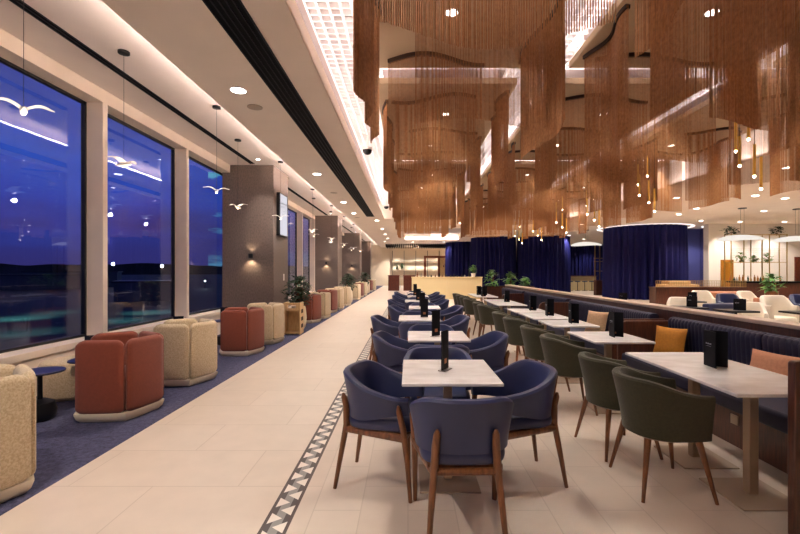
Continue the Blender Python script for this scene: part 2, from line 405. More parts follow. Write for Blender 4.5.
# ------------------------------------------------------------------ chain curtains
def curtain(path, zt, zb, label, sp=.0148):
    """path: list of (x,y)"""
    L = [0]
    for i in range(1, len(path)): L.append(L[-1]+sqrt((path[i][0]-path[i-1][0])**2+(path[i][1]-path[i-1][1])**2))
    x0, y0 = path[len(path)//2]
    e = empty('chain_curtain', (x0, y0, zt), 0, label, 'chain curtain', 'copper chain curtains under the ceiling panels')
    m = MB(); r = .0042; i = 0; s = 0
    vs = m.v; fs = m.f
    while s < L[-1]:
        while L[i+1] < s: i += 1
        t = (s-L[i])/(L[i+1]-L[i]); x = path[i][0]+t*(path[i+1][0]-path[i][0])-x0; y = path[i][1]+t*(path[i+1][1]-path[i][1])-y0
        o = len(vs); b = zb-zt+random.uniform(-.004, .004)
        a = random.uniform(0, pi/2)
        for z in (0, b):
            for k in range(4): vs.append((x+r*cos(a+k*pi/2), y+r*sin(a+k*pi/2), z))
        for k in range(4): fs.append((o+k, o+(k+1) % 4, o+4+(k+1) % 4, o+4+k))
        s += sp
    c = m.build('chain_strands', M['chain'], e, smooth=False); c['kind'] = 'stuff'
    tr = MB(); w_ = .025; rows = []
    for k, (px, py) in enumerate(path):
        a = path[max(k-1, 0)]; b = path[min(k+1, len(path)-1)]
        dx, dy = b[0]-a[0], b[1]-a[1]; l = sqrt(dx*dx+dy*dy); nx, ny = -dy/l*w_, dx/l*w_
        px -= x0; py -= y0
        rows.append([(px+nx, py+ny, 0), (px+nx, py+ny, -.045), (px-nx, py-ny, -.045), (px-nx, py-ny, 0)])
    tr.grid(rows, closed=True)
    tr.build('track', M['track'], e, smooth=True)
    return e
ZC = 2.95
for ci, (x0, x1) in enumerate(PCOL):
    for ri, (y0, y1) in enumerate(PROW):
        rng = random.Random(ci*10+ri); wd = x1-x0
        ny_ = 3
        for k in range(ny_):
            yc = y0+(.5+k*1.6 if ri not in (0, 3) else (.45+k*1.25 if ri == 3 else 1.25+k*1.55)); ph = rng.uniform(0, 6); am = rng.uniform(.10, .2)
            xa, xb = x0+.24+(rng.uniform(.1, .4) if k % 2 else 0), x1-.24-(rng.uniform(.1, .4) if k % 2 == 0 else 0)
            pts = []
            for j in range(41):
                u = j/40; x = xa+(xb-xa)*u
                pts.append((x, min(y1-.06, max(y0+.06, yc+am*sin(ph+u*5.2)))))
            curtain(pts, ZP, ZC+(.1 if ri == 3 else 0)+rng.uniform(-.03, .05), '%s crosswise copper chain curtain, %s ceiling panel %s' % (ORD[k], ORD[ri], COLN[ci]))
        for sd in (0, 1):
            for h in (0, 1):
                ya = y0+.2+h*(y1-y0)/2+rng.uniform(0, .5); yb = ya+(y1-y0)/2-.5-rng.uniform(.1, .7); ph = rng.uniform(0, 6)
                xc = x0+.1 if sd == 0 else x1-.1
                if (ci, sd) in ((1, 1), (2, 0)) and h == 0: continue
                if (ci, ri, sd) == (0, 0, 0): ya, yb = ((3.25, 4.1), (4.25, 4.95))[h]
                if (ci, ri, sd) == (1, 0, 0): ya, yb = ((2.2, 4.1), (4.5, 5.6))[h]
                pts = [(xc+(.06*sin(ph+j*.22)+.03)*(1 if sd == 0 else -1), ya+(yb-ya)*j/30) for j in range(31)]
                curtain(pts, ZP, ZC+rng.uniform(-.02, .06), '%s copper chain curtain on the %s edge, %s panel %s' % (['nearer', 'farther'][h], ['window side', 'bar side'][sd], ORD[ri], COLN[ci]))

# brass rod pendants in the gap beside the lounge
def rod(loc, top, ln):
    e = empty('rod_pendant', loc)
    MB().cyl((0, 0, .02), (0, 0, ln), .019, seg=10).build('brass_tube', M['rod'], e)
    MB().lathe([(.002, -.018), (.013, -.01), (.018, 0), (.013, .011), (.004, .018)], seg=12).build('glowing_tip', M['glow_tip'], e)
    MB().cyl((0, 0, ln), (0, 0, top-loc[2]), .0025, seg=5).build('wire', M['black'], e)
    return e
cl = [(6.0, ['leftmost', 'second', 'middle', 'fourth', 'rightmost']), (8.6, None), (11.1, None), (13.4, None), (15.9, None), (18.6, None)]
for i, (yy, _) in enumerate(cl):
    for k, (dx, dy, z, ln) in enumerate(((-.16, 0, 3.0, .42), (-.12, .12, 3.24, .42), (.0, -.06, 2.84, .45), (.08, .14, 3.42, .42), (.16, .02, 2.68, .46))):
        e = rod((4.84+dx, yy+dy, z+(i % 2)*.05), ZG, ln)
        tag(e, '%s brass rod pendant with glowing tip in the %s cluster above the lounge' % (['leftmost', 'second from left', 'middle', 'fourth from left', 'rightmost'][k], ORD[i]), 'pendant light', 'brass rod pendants')

# ------------------------------------------------------------------ corridor ceiling fittings
v = empty('air_vent', (-1.675, 9, ZS), 0, 'long black slotted air vent in the corridor ceiling', 'air vent')
MB().box(-.165, .165, -8.4, 10, -.004, 0).build('backing', M['slot'], v, smooth=False)
for k in range(6): MB().box(-.165+k*.066-.006*(k == 5)-.0, -.165+k*.066+.012, -8.4, 10, -.014, -.004).build('slat', M['slat'], v, smooth=False)
v = empty('slot_diffuser', (-3.88, 4, ZT), 0, 'narrow black slot line in the ceiling above the nearest windows', 'air vent')
MB().box(-.055, .055, -6, 6.6, -.006, 0).build('backing', M['slot'], v, smooth=False)
for sx in (-.055, .043, -.006): MB().box(sx, sx+.012, -6, 6.6, -.012, -.006).build('slat', M['slat'], v, smooth=False)
for i, (a, b) in enumerate(((12.2, 20.4), (22, 29.8), (31.4, 38))):
    v = empty('slot_diffuser', (-3.88, (a+b)/2, ZT), 0, 'narrow black slot line in the ceiling beyond the %s brown column' % ORD[i], 'air vent')
    MB().box(-.055, .055, -(b-a)/2, (b-a)/2, -.008, 0).build('backing', M['slot'], v, smooth=False)
dl = [(-2.28, -1.0), (-2.28, 1.6), (-2.28, 5.71), (-2.28, 10.65), (-2.28, 15.0), (-2.28, 17.9), (-1.5, 20.4), (-1.5, 24.6), (-1.5, 28), (-1.5, 31.5), (-1.9, 35), (.8, 21.6), (2.7, 21.6), (-1.2, 42.3), (1.0, 42.3), (3.2, 42.3), (5.2, 42.3), (.4, 35.5), (3, 35.5)]  # downlight behind the camera and those by the end wall: unseen, added to brighten
for i, (x, y) in enumerate(dl):
    downlight((x, y, ZS), .1, '%s round downlight in the corridor ceiling' % ORD[i], power=215 if y < 20 else (300 if y < 40 else 800), angle=125, group='corridor downlights')
for i, (x, y) in enumerate([(-3.6, 10.2), (-3.6, 19.8), (-3.6, 29.2)]):
    downlight((x, y, ZT), .05, 'small downlight in the window side ceiling before the %s brown column' % ORD[i], power=90, angle=80)
for i, (x, y) in enumerate([(-2.27, 6.3), (-2.3, 13.2), (-2.3, 19.3)]):
    t = tag(MB().lathe([(.11, 0), (.11, -.008), (.02, -.012)], (0, 0, 0), 24).build('ceiling_speaker', M['plate']), '%s flat round speaker in the corridor ceiling' % ORD[i], 'speaker'); t.location = (x, y, ZS)
for i, (x, y) in enumerate([(-.93, 9.7), (-.93, 18.2)]):
    e = empty('dome_camera', (x, y, ZG), 0, '%s dark dome camera under the white lattice strip' % ['nearer', 'farther'][i], 'camera')
    MB().cyl((0, 0, .0), (0, 0, -.28), .02).build('stem', M['white'], e); MB().lathe([(.11, -.28), (.115, -.34)], seg=24).build('housing', M['white'], e)
    MB().lathe([(.105, -.34), (.1, -.39), (.07, -.43), (.01, -.45)], seg=24).build('dome', M['black'], e)

# gull pendants
def make_gull():
    e = empty('gull_pendant'); tag(e, 'gull', 'pendant light', 'white gull pendants')
    for sx in (-1, 1):
        rows = []
        for i in range(9):
            u = i/8; x = sx*u*.2; zc = .075*sin(min(1, u*1.25)*pi*.62)-.02*u; ch = .1*(1-u)**.6*(1+.4*u)+.008; y = -.02+.05*u*u
            rows.append([(x, y+ch*.5, zc), (x, y, zc+.008), (x, y-ch*.5, zc), (x, y, zc-.004)])
        MB().grid(rows, closed=True).build('wing', M['gull'], e)
    MB().lathe([(.004, -.12), (.02, -.07), (.026, 0), (.02, .06), (.012, .1), (.003, .13)], seg=12, mat=Matrix.Rotation(-pi/2, 4, 'X')).build('body', M['gull'], e)
    MB().lathe([(.002, -.034), (.012, -.028), (.012, -.02), (.002, -.018)], seg=10).build('bulb', M['glow_tip'], e)
    return e
zg = 2.82
g0 = make_gull()
def gull_lamp(x, y, z):
    l = bpy.data.lights.new('gull_bulb', 'POINT'); l.energy = 4; l.color = (1, .88, .76); l.shadow_soft_size = .03
    o = bpy.data.objects.new('gull_bulb', l); COL.objects.link(o); o.location = (x, y, z-.15)
def gull_top(e, z):
    h = ZT-z
    MB().cyl((0, 0, .02), (0, 0, h-.02), .0022, seg=5).build('wire', M['black'], e)
    MB().lathe([(.065, h), (.065, h-.028), (.055, h-.032)], seg=20).build('canopy', M['black'], e)
gull_top(g0, zg); GK = Kind(g0)
for k in range(15):
    yy = 3.45+1.74*k; xx = -3.12 if k % 2 == 0 else -3.47
    gull_lamp(xx, yy, zg)
    GK.put((xx, yy, zg+(.0)), [.8, 1.3, .55, -.1, .35, .2, -.5, .3][k % 8], '%s white gull pendant hanging on a wire along the windows' % ORD[k])

# ------------------------------------------------------------------ column fittings
for i, (a, b) in enumerate(cols):
    if i < 3:
        e = empty('wall_lamp', (-3.95, a, 1.9), 0, 'black wall lamp on the %s brown column glowing up and down' % ORD[i], 'wall lamp')
        MB().box(-.03, .03, -.02, 0, -.05, .05).build('back_plate', M['black'], e, bevel=.005)
        MB().lathe([(.05, -.05), (.055, .05)], (0, -.09, 0), 20, caps=False).lathe([(.045, 0), (.045, .004)], (0, -.09, 0), 20).build('shade', M['black'], e)
        MB().cyl((0, -.01, 0), (0, -.05, 0), .012).build('arm', M['black'], e)
        MB().lathe([(.03, -.03), (.03, -.026)], (0, -.09, 0), 14).lathe([(.025, .03), (.025, .034)], (0, -.09, 0), 14).build('bulb', M['glow_wall'], e)
        spot((-3.95, a-.09, 1.84), 14, 130, .8, (1, .75, .48), .03)
        spot((-3.95, a-.09, 1.97), 4, 130, .8, (1, .75, .48), .03, (-3.95, a-.085, 4))
e = empty('screen', (-3.4, 11.3, 3.0), 0, 'tall portrait screen on the corridor face of the nearest brown column', 'screen')
MB().box(0, .09, -.32, .36, -.56, .56).build('casing', M['black'], e, bevel=.006)
MB().box(.09, .094, -.29, .33, -.53, .53).build('display', M['screen'], e, smooth=False)
MB().box(.094, .096, -.25, .29, .28, .31).box(.094, .096, -.25, .1, .2, .22).box(.094, .096, -.25, .2, .1, .12).box(.094, .096, -.25, .15, .0, .02).build('display_lines', M['ink'], e, smooth=False)
e = empty('switch_plate', (-3.4, 11.62, 1.35), 0, 'white switch plate low on the nearest brown column', 'switch')
MB().box(0, .01, -.04, .04, -.09, .09).build('plate', M['white'], e, bevel=.003); MB().box(.01, .016, -.015, .015, -.03, .03).build('rocker', M['white'], e)

# ------------------------------------------------------------------ chairs
def shell(a, b, arm, T, ztop, zbot, flare, th, nb=36, nz=7, roll=.02, sqp=1.0):
    """tub shell facing +Y; returns MB of a closed thick wrap"""
    outer = []; inner = []
    pth = []
    # plan: back half ellipse then straight arms; parametrise by u in -1..1
    n1 = nb
    for i in range(n1+1):
        u = -1+2*i/n1; t = abs(u)
        k = .70
        if t < k:
            an = t/k*pi/2; x = a*sin(an)**sqp; y = -b*cos(an)**sqp; nx, ny = (sin(an)*b)**(1/sqp), -(cos(an)*a)**(1/sqp)
        else:
            q = (t-k)/(1-k); x = a-.035*q*q; y = arm*q; nx, ny = 1, .05*q
        l = sqrt(nx*nx+ny*ny); nx /= l; ny /= l
        if u < 0: x, nx = -x, -nx
        pth.append((x, y, nx, ny, t))
    m = MB(); rows = []
    for (x, y, nx, ny, t) in pth:
        zt, zb = ztop(t), zbot(t); ring = []
        thk = th*(1 if t < .9 else max(.5, 1-(t-.9)*3))
        for j in range(nz+1):
            v = j/nz; z = zb+(zt-zb)*v; f = flare*((v-.0)**1.3)*(1-.5*t)
            ring.append((x+nx*f, y+ny*f, z))
        # rounded top
        for q in (.25, .5, .75):
            an = pi*q; f = flare*(1-.5*t)
            ring.append((x+nx*(f-thk*.5+thk*.5*cos(an)), y+ny*(f-thk*.5+thk*.5*cos(an)), zt+roll*sin(an)))
        for j in range(nz, -1, -1):
            v = j/nz; z = zb+(zt-zb)*v; f = flare*((v-.0)**1.3)*(1-.5*t)-thk
            ring.append((x+nx*f, y+ny*f, z))
        rows.append(ring)
    m.grid(rows, closed=True)
    k = len(rows[0]); o = len(m.v)
    m.f.append(tuple(range(k))); m.f.append(tuple(range(o-k, o))[::-1])
    return m
def ss(x, a, b):
    t = min(1, max(0, (x-a)/(b-a))); return t*t*(3-2*t)
def cushion(w, d, h, n=8, p=4.0):
    """rounded-square pad, base at z 0, centred"""
    m = MB(); rows = []
    seg = 40
    for (s, z) in ((.90, 0), (.98, h*.15), (1, h*.45), (.985, h*.75), (.93, h*.93), (.8, h), (.4, h*1.04), (.02, h*1.05)):
        r = []
        for k in range(seg):
            a = 2*pi*k/seg; c, q = cos(a), sin(a)
            r.append((w/2*s*(abs(c)**(2/p))*(1 if c >= 0 else -1), d/2*s*(abs(q)**(2/p))*(1 if q >= 0 else -1), z))
        rows.append(r)
    m.grid(rows, closed=True); m.f.append(tuple(range(seg))[::-1])
    return m
def shift(m, dx, dy, dz):
    m.v = [(x+dx, y+dy, z+dz) for x, y, z in m.v]; return m

def make_blue():
    e = empty('dining_chair'); e.scale = (1.05, 1.05, 1.05); tag(e, 'blue chair', 'chair', 'blue tub dining chairs')
    shell(.262, .215, .24, 1, lambda t: .765-.14*ss(t, .25, 1.0), lambda t: .485+.05*ss(t, .55, 1), .05, .055, sqp=.82).build('backrest', M['navy_leather'], e)
    shift(cushion(.48, .50, .085), 0, .045, .415).build('seat', M['navy_leather'], e)
    for s in (-1, 1):
        MB().tube([(s*.203, -.275, 0), (s*.182, -.235, .25), (s*.166, -.207, .42), (s*.158, -.212, .54), (s*.154, -.231, .60), (s*.153, -.236, .625)], [.0125, .018, .0215, .022, .019, .008], 12).build('leg', M['walnut'], e)
        MB().tube([(s*.25, .255, 0), (s*.252, .235, .25), (s*.258, .21, .45), (s*.27, .185, .57), (s*.271, .18, .605)], [.0125, .018, .021, .018, .007], 12).build('leg', M['walnut'], e)
        MB().tube([(s*.17, -.21, .395), (s*.256, .215, .395)], .022, 8, flat=1.2).build('side_rail', M['walnut'], e)
    MB().tube([(-.26, .212, .395), (.26, .212, .395)], .02, 8).build('front_rail', M['walnut'], e)
    MB().tube([(-.165, -.207, .395), (.165, -.207, .395)], .02, 8).build('rear_rail', M['walnut'], e)
    MB().box(-.2, .2, -.18, .2, .392, .42).build('seat_board', M['walnut'], e)
    return e
def make_olive():
    e = empty('armchair'); tag(e, 'olive', 'chair', 'olive tub chairs')
    shell(.245, .235, .23, 1, lambda t: .775-.095*ss(t, .3, 1.0), lambda t: .395, .075, .06).build('backrest', M['olive'], e)
    shift(cushion(.47, .46, .10, p=3.4), 0, .03, .395).build('seat', M['olive'], e)
    MB().lathe([(.2, .375), (.235, .395)], (0, 0, 0), 28).build('seat_base', M['walnut'], e)
    for sx in (-1, 1):
        for sy in (-1, 1):
            MB().tube([(sx*.255, sy*.235, 0), (sx*.175, sy*.165, .39)], [.011, .022], 12).build('leg', M['walnut'], e)
    return e
BC = Kind(make_blue()); OC = Kind(make_olive())

# ------------------------------------------------------------------ tables and menus
def table(name, x0, x1, y0, y1, posts, label, group, pl=.42):
    cx, cy = (x0+x1)/2, (y0+y1)/2
    e = empty(name, (cx, cy, 0), 0, label, 'table', group)
    MB().box(x0-cx, x1-cx, y0-cy, y1-cy, .772, .795).build('tabletop', M['marble'], e, bevel=.006)
    for (px, py) in posts:
        px -= cx; py -= cy
        MB().box(px-.031, px+.031, py-.031, py+.031, .012, .772).build('post', M['champagne'], e, bevel=.004)
        MB().box(px-pl/2, px+pl/2, py-pl/2, py+pl/2, 0, .012).build('base_plate', M['plate'], e, bevel=.003)
    return e
def menu_single(loc, rz, label, hgt=.29, wd=.12):
    e = empty('menu_stand', loc, rz, label, 'menu', 'black menu stands')
    MB().box(-wd/2, wd/2, -.004, .004, .008, hgt).build('card', M['card'], e, smooth=False)
    MB().box(-wd*.5, wd*.5, -.03, .03, 0, .008).build('foot', M['acrylic'], e, bevel=.002)
    MB().box(-.02, .02, -.0055, -.004, .05, .085).build('copper_mark', M['copper_tint'], e, smooth=False)  # small copper-coloured mark near the foot of the card
    return e
def menu_double(loc, rz, label, hgt=.27, wd=.15):
    e = empty('menu_stand', loc, rz, label, 'menu', 'black folded menu stands')
    for s, nm in ((1, 'front_leaf'), (-1, 'rear_leaf')):
        a = Matrix.Rotation(s*R(24), 4, 'Z')
        l = MB().box(0, wd, -.004, .004, 0, hgt, a).build(nm, M['card'], e, smooth=False)
        if s == -1:
            tm = MB()
            for k, (p, q) in enumerate(((.030, .036), (.039, .048), (.051, .056), (.059, .067), (.070, .074), (.077, .085), (.088, .096))):
                tm.box(p, q, -.0052, -.004, hgt*.62+(k % 2)*.002, hgt*.62+.011-(k % 3)*.002, a)
            tm.box(.03, .096, -.0052, -.004, hgt*.57, hgt*.575, a)
            tm.build('lettering', M['ink'], l, smooth=False)
        else:
            MB().box(.05, .075, -.0052, -.004, .03, .05, a).build('copper_mark', M['copper_tint'], l, smooth=False)
    return e

# blue row tables
TB = [(-0.04, 0.62, 2.74, 3.48), (0.0, 0.659, 4.444, 5.141), (-0.141, 0.49, 6.271, 6.968), (0.019, 0.64, 8.239, 8.898), (-0.075, 0.527, 10.122, 10.781), (-0.019, 0.584, 12.052, 12.712), (-0.047, 0.565, 13.936, 14.595)]
GB = 'marble tables of the blue chair row'
for i, (a, b, c, d) in enumerate(TB):
    table('dining_table', a, b, c, d, [((a+b)/2, (c+d)/2)], '%s square white marble table in the row with blue chairs' % ORD[i], GB)
    cx, cy = (a+b)/2, (c+d)/2
    menu_single((cx-.02+[.0, .0, .1, -.02, .05, -.05, 0][i], cy+[.0, -.08, .0, .05, -.05, .1, 0][i], .795), R([62, 40, 10, 20, -15, 30, 10][i]), 'black menu card standing on the %s marble table among blue chairs' % ORD[i])
    j = lambda s: random.uniform(-s, s)
    BC.put((cx-.47+(.0 if i == 0 else j(.04)), cy+.0+j(.03), 0), -pi/2+(R(-14) if i == 0 else j(.12)), 'blue leather tub chair on the corridor side of the %s marble table' % ORD[i])
    BC.put((cx+.51+j(.03), cy+.0+j(.03), 0), pi/2+R(8)+j(.1), 'blue leather tub chair on the banquette side of the %s marble table' % ORD[i])
    BC.put((cx+(.025 if i == 0 else j(.04)), cy-(.55 if i == 0 else .545), 0), j(.04), 'blue leather tub chair with its back to us before the %s marble table' % ORD[i])
    BC.put((cx+j(.03), cy+.56, 0), pi+j(.05), 'blue leather tub chair behind the %s marble table facing us' % ORD[i])

# banquette tables
TR = [(1.94, 2.627, 2.505, 3.804), (1.911, 2.533, 4.341, 5.103), (1.921, 2.533, 5.603, 6.29), (1.921, 2.523, 6.478, 7.401), (1.911, 2.523, 7.533, 8.192), (1.921, 2.542, 9.039, 10.923), (1.921, 2.542, 11.958, 13.653)]
for i, (a, b, c, d) in enumerate(TR):
    cx = (a+b)/2; ps = [(cx, (c+d)/2)] if d-c < 1.2 else [(cx+.05, c+.3*(d-c)), (cx+.05, c+.74*(d-c))]
    table('banquette_table', a, b, c, d, ps, '%s white marble table along the navy banquette' % ORD[i], 'marble tables of the banquette')
    menu_double((cx+.04 if i else 2.30, (c+d)/2+.05 if i else 3.30, .795), R(-72), 'black folded menu on the %s marble table along the banquette' % ORD[i])
for i, yy in enumerate([13.1, 13.9]):
    menu_double((2.1, yy-.9, .795), R(-60), 'extra black menu %s on the farthest banquette table' % ['in front', 'behind'][i])
OY = [3.03, 3.66, 4.75, 5.6, 6.65, 7.5, 9.15, 9.8, 11.2, 12.0, 12.9, 13.8]
for i, yy in enumerate(OY):
    OC.put((1.79 if i < 8 else 1.75, yy, 0), -pi/2+[R(-3), R(5), R(-8), R(3), R(12), R(-4)][i % 6], '%s olive tub chair in the row facing the navy banquette' % ORD[i])

# ------------------------------------------------------------------ banquette, dividers, ledge
BX0, BX1 = 2.74, 3.36
booths = [(2.56, 5.5), (5.86, 8.85), (9.0, 12.3), (12.45, 15.2)]
def channels(y0, y1, pitch=.06):
    """upholstered back with vertical channels and a rolled top, front face towards -X"""
    m = MB(); rows = []; n = int((y1-y0)/pitch)
    ys = []
    for i in range(n):
        for q in range(5): ys.append(y0+(y1-y0)*(i+q/5)/n)
    ys.append(y1)
    for y in ys:
        ph = ((y-y0)/(y1-y0)*n) % 1; b = .009*abs(sin(pi*ph))
        rows.append([(3.48, y, .44), (BX1+.02-b, y, .44), (BX1-b, y, .62), (BX1-.01-b, y, .80), (BX1-.015-b, y, .88), (BX1+.0-b*.8, y, .915), (BX1+.04, y, .93+b), (BX1+.09, y, .925+b*.6), (3.48, y, .9)])
    m.grid(rows); k = len(rows[0]); o = len(m.v); m.f.append(tuple(range(k))); m.f.append(tuple(range(o-k, o))[::-1])
    return m
for i, (a, b) in enumerate(booths):
    e = empty('banquette', (3.0, (a+b)/2, 0), 0, '%s navy banquette bench with channelled back along the ledge wall' % ORD[i], 'banquette', 'navy banquettes')
    cy = (a+b)/2
    half = (a+b)/2
    for (p, q) in ((a+.03, half-.008), (half+.008, b-.03)):
        shift(channels(p, q), -3.0, -cy, 0).build('back_cushion', M['navy_channel'], e)
        MB().box(BX0-3.0, BX1+.02-3.0, p-cy, q-cy, .33, .47).build('seat_cushion', M['navy_channel'], e, bevel=.03, bseg=3)
    MB().box(BX0+.1-3.0, 3.48-3.0, a+.03-cy, b-.03-cy, 0, .33).build('plinth', M['walnut_flat'], e, smooth=False)
    if i == 0: MB().box(BX0+.09-3.0, BX0+.1-3.0, .12-.5, .2-.5, .19, .27).build('socket', M['plate'], e)
def divider(y, x0, x1, top, r, label, th=.05):
    m = MB(); poly = [(x0, .0), (x1, .0), (x1, top)]
    for k in range(9):
        a = pi/2+pi/2*k/8; poly.append((x0+r+r*cos(a), top-r+r*sin(a)))
    n = len(poly)
    vs = [(x, y, z) for x, z in poly]+[(x, y+th, z) for x, z in poly]
    m.add(vs, [tuple(range(n)), tuple(range(n, 2*n))[::-1]]+[(i+n, (i+1) % n+n, (i+1) % n, i) for i in range(n)])
    return tag(m.build('booth_divider', M['walnut_flat'], bevel=.006), label, 'divider', 'walnut booth dividers')
divider(2.41, 2.195, 3.48, 1.005, .02, 'tall walnut end panel of the banquette at the right edge of the picture', .05)
divider(5.53, 2.74, 3.48, .87, .12, 'nearer of the two rounded walnut dividers beside the second banquette table')
divider(5.76, 2.74, 3.48, .87, .12, 'farther of the two rounded walnut dividers beside the second banquette table')
divider(8.88, 2.74, 3.48, .87, .12, 'rounded walnut divider after the second navy banquette')
divider(12.35, 2.74, 3.48, .87, .12, 'rounded walnut divider after the third navy banquette')
structure(MB().box(3.5, 3.68, 2.3, 15.3, 0, .99).build('wall_partition', M['walnut_flat'], smooth=False))
e = tag(MB().box(3.49, 3.70, 2.3, 15.32, .993, 1.033).build('ledge', M['stone'], bevel=.006), 'long pale stone ledge on the walnut partition behind the banquette', 'ledge')
def pillow(loc, rz, tilt, w_, h_, mat, label):
    m = MB(); rows = []; n = 12
    for i in range(n+1):
        r = []
        for j in range(n+1):
            u, v = -1+2*i/n, -1+2*j/n
            pin = 1-.07*(1-abs(u*v)); x = u*w_/2*(1-.08*(1-u*u)*abs(v)**2*0-.07*(1-v*v)*0)*(1-.06*(1-abs(v))*0); 
            x = u*w_/2*(1-.07*(1-v*v)); z = v*h_/2*(1-.07*(1-u*u))
            y = .07*((1-u**4)*(1-v**4))**.6
            r.append((x, y, z))
        rows.append(r)
    m.grid(rows)
    m.grid([[(x, -y, z) for x, y, z in r] for r in rows][::-1])
    o = m.build('pillow', mat); o.location = loc; o.rotation_euler = (tilt, 0, rz)
    return tag(o, label, 'cushion')
pillow((3.17, 5.15, .655), R(-62), R(-14), .38, .38, M['mustard'], 'mustard yellow square cushion on the nearest banquette by the dividers')
pillow((3.23, 3.72, .64), R(-78), R(-20), .52, .33, M['salmon'], 'salmon oblong cushion leaning on the nearest banquette behind the marble table')
pillow((3.17, 7.15, .66), R(-62), R(-16), .40, .38, M['beige_f'], 'beige square cushion on the second banquette')
pillow((3.23, 9.5, .64), R(-75), R(-16), .5, .33, M['orange_f'], 'terracotta oblong cushion on the third banquette')
pillow((3.23, 13.2, .64), R(-75), R(-16), .6, .33, M['orange_f'], 'terracotta oblong cushion on the farthest banquette')

# ------------------------------------------------------------------ tub lounge chairs by the windows
PENT = R(36)
def pent_r(a, ra):
    """rounded pentagon, flats centred on 90 degrees + k*72"""
    d = (a-pi/2+PENT) % (2*PENT)-PENT
    return ra*(.8*cos(PENT)/cos(d)+.2*.93)
def arcpanel(nc, ro, ri, z0, z1, n=14, rnd=.055):
    """upholstered slab on one side of the pentagon with soft rounded edges"""
    m = MB(); rows = []; a0, a1 = nc-PENT+R(.7), nc+PENT-R(.7)
    LN = ro*(a1-a0)*.92; CR = .075
    def prof(f, u):
        d = max(0, CR-min(u, 1-u)*LN); dz = CR-sqrt(max(0, CR*CR-d*d))
        mid = (ro+ri)/2; hw = (ro-ri)/2*f; zz0, zz1 = z0+dz*.6, z1-dz; c = min(hw, rnd)
        pts = []
        for (cx, cz, s) in ((mid+hw-c, zz0+c, -pi/2), (mid+hw-c, zz1-c, 0), (mid-hw+c, zz1-c, pi/2), (mid-hw+c, zz0+c, pi)):
            for q in range(4):
                t = s+pi/2*q/3; pts.append((cx+c*cos(t), cz+c*sin(t)))
        return pts
    fs = [(0, .12), (.01, .55), (.03, .82), (.07, .96), (.12, 1)]+[(k/n, 1) for k in range(2, n-1)]+[(1-.12, 1), (1-.07, .96), (1-.03, .82), (1-.01, .55), (1, .12)]
    for u, f in sorted(fs):
        a = a0+(a1-a0)*u; k = pent_r(a, 1)
        rows.append([(r*k*cos(a), r*k*sin(a), z) for r, z in prof(f, u)])
    m.grid(rows, closed=True); k = len(rows[0]); o = len(m.v); m.f.append(tuple(range(k))); m.f.append(tuple(range(o-k, o))[::-1])
    return m
def supercirc(r, seg=60):
    return [(r*pent_r(2*pi*k/seg, 1)*cos(2*pi*k/seg), r*pent_r(2*pi*k/seg, 1)*sin(2*pi*k/seg)) for k in range(seg)]
def make_tub(mat):
    """opening towards +Y"""
    e = empty('tub_armchair'); tag(e, 'tub', 'armchair', 'tub armchairs along the windows')
    ro, ri = .44, .335
    for k in range(1, 5): arcpanel(pi/2+k*2*PENT, ro, ri, .085, .825).build('back_panel', mat, e)
    m = MB(); rows = [[(x*s, y*s, z) for x, y in supercirc(1)] for s, z in ((.37, .0), (.405, .03), (.425, .08), (.425, .095))]
    m.grid(rows, closed=True); n = len(rows[0]); m.f.append(tuple(range(n))[::-1]); m.f.append(tuple(range(3*n, 4*n))); m.build('plinth', M['cream_base'], e)
    m = MB(); rows = [[(x*s, y*s, z) for x, y in supercirc(1)] for s, z in ((.335, .095), (.34, .38), (.33, .43), (.29, .455), (.02, .46))]
    m.grid(rows, closed=True); m.build('seat', mat, e)
    return e
CT = Kind(make_tub(M['cream_boucle'])); RT = Kind(make_tub(M['rust']))
# cream / rust, position, opening direction
tubs = [('c', -2.97, 2.82, 60), ('r', -3.10, 4.57, 100), ('c', -3.09, 5.88, 80), ('r', -3.09, 7.86, 80), ('c', -3.05, 9.02, 110),
        ('r', -2.99, 12.6, 70), ('c', -2.9, 13.7, 100), ('r', -3.0, 15.6, 80), ('c', -2.95, 16.9, 95), ('c', -2.9, 18.6, 80),
        ('c', -2.9, 22.5, 100), ('r', -2.95, 24.5, 80), ('c', -2.9, 26.2, 100), ('c', -3.0, 29.0, 100), ('r', -3, 31.5, 80), ('c', -2.9, 33.5, 90)]
cn = {'c': 0, 'r': 0}
for (c, x, y, d) in tubs:
    K_ = CT if c == 'c' else RT
    K_.put((x, y, .004), R(198-90)+R((d-80)*.25), '%s %s tub armchair on the navy carpet by the windows' % (ORD[cn[c]], 'cream boucle' if c == 'c' else 'rust red')); cn[c] += 1
o = MB().lathe([(.30, 0), (.34, .04), (.355, .2), (.35, .36), (.31, .43), (.2, .45), (.01, .455)], seg=40).build('pouf', M['cream_boucle'])
o.location = (-4.12, 5.2, .004); o.scale = (.93, .93, 1); tag(o, 'low round cream pouf under the window behind the nearest rust armchair', 'pouf')
def side_table(x, y, label, z=.5, r=.21):
    e = empty('side_table', (x, y, .004), 0, label, 'table', 'round side tables by the windows')
    MB().lathe([(r-.004, z-.018), (r, z-.014), (r, z-.004), (r-.004, z)], seg=36).build('tabletop', M['navy_table'], e)
    MB().cyl((0, 0, .06), (0, 0, z-.018), .022, seg=14).build('post', M['black'], e)
    MB().lathe([(.10, 0), (.13, .03), (.14, .1), (.12, .18), (.05, .215)], seg=28).build('base', M['black'], e)
    return e
M['navy_table'] = material('navy_tabletop', '#2c2a40', .35)
ST = [(-3.75, 4.33), (-3.68, 4.92), (-3.8, 7.0), (-3.8, 8.75), (-3.75, 13.0), (-3.75, 16.2)]
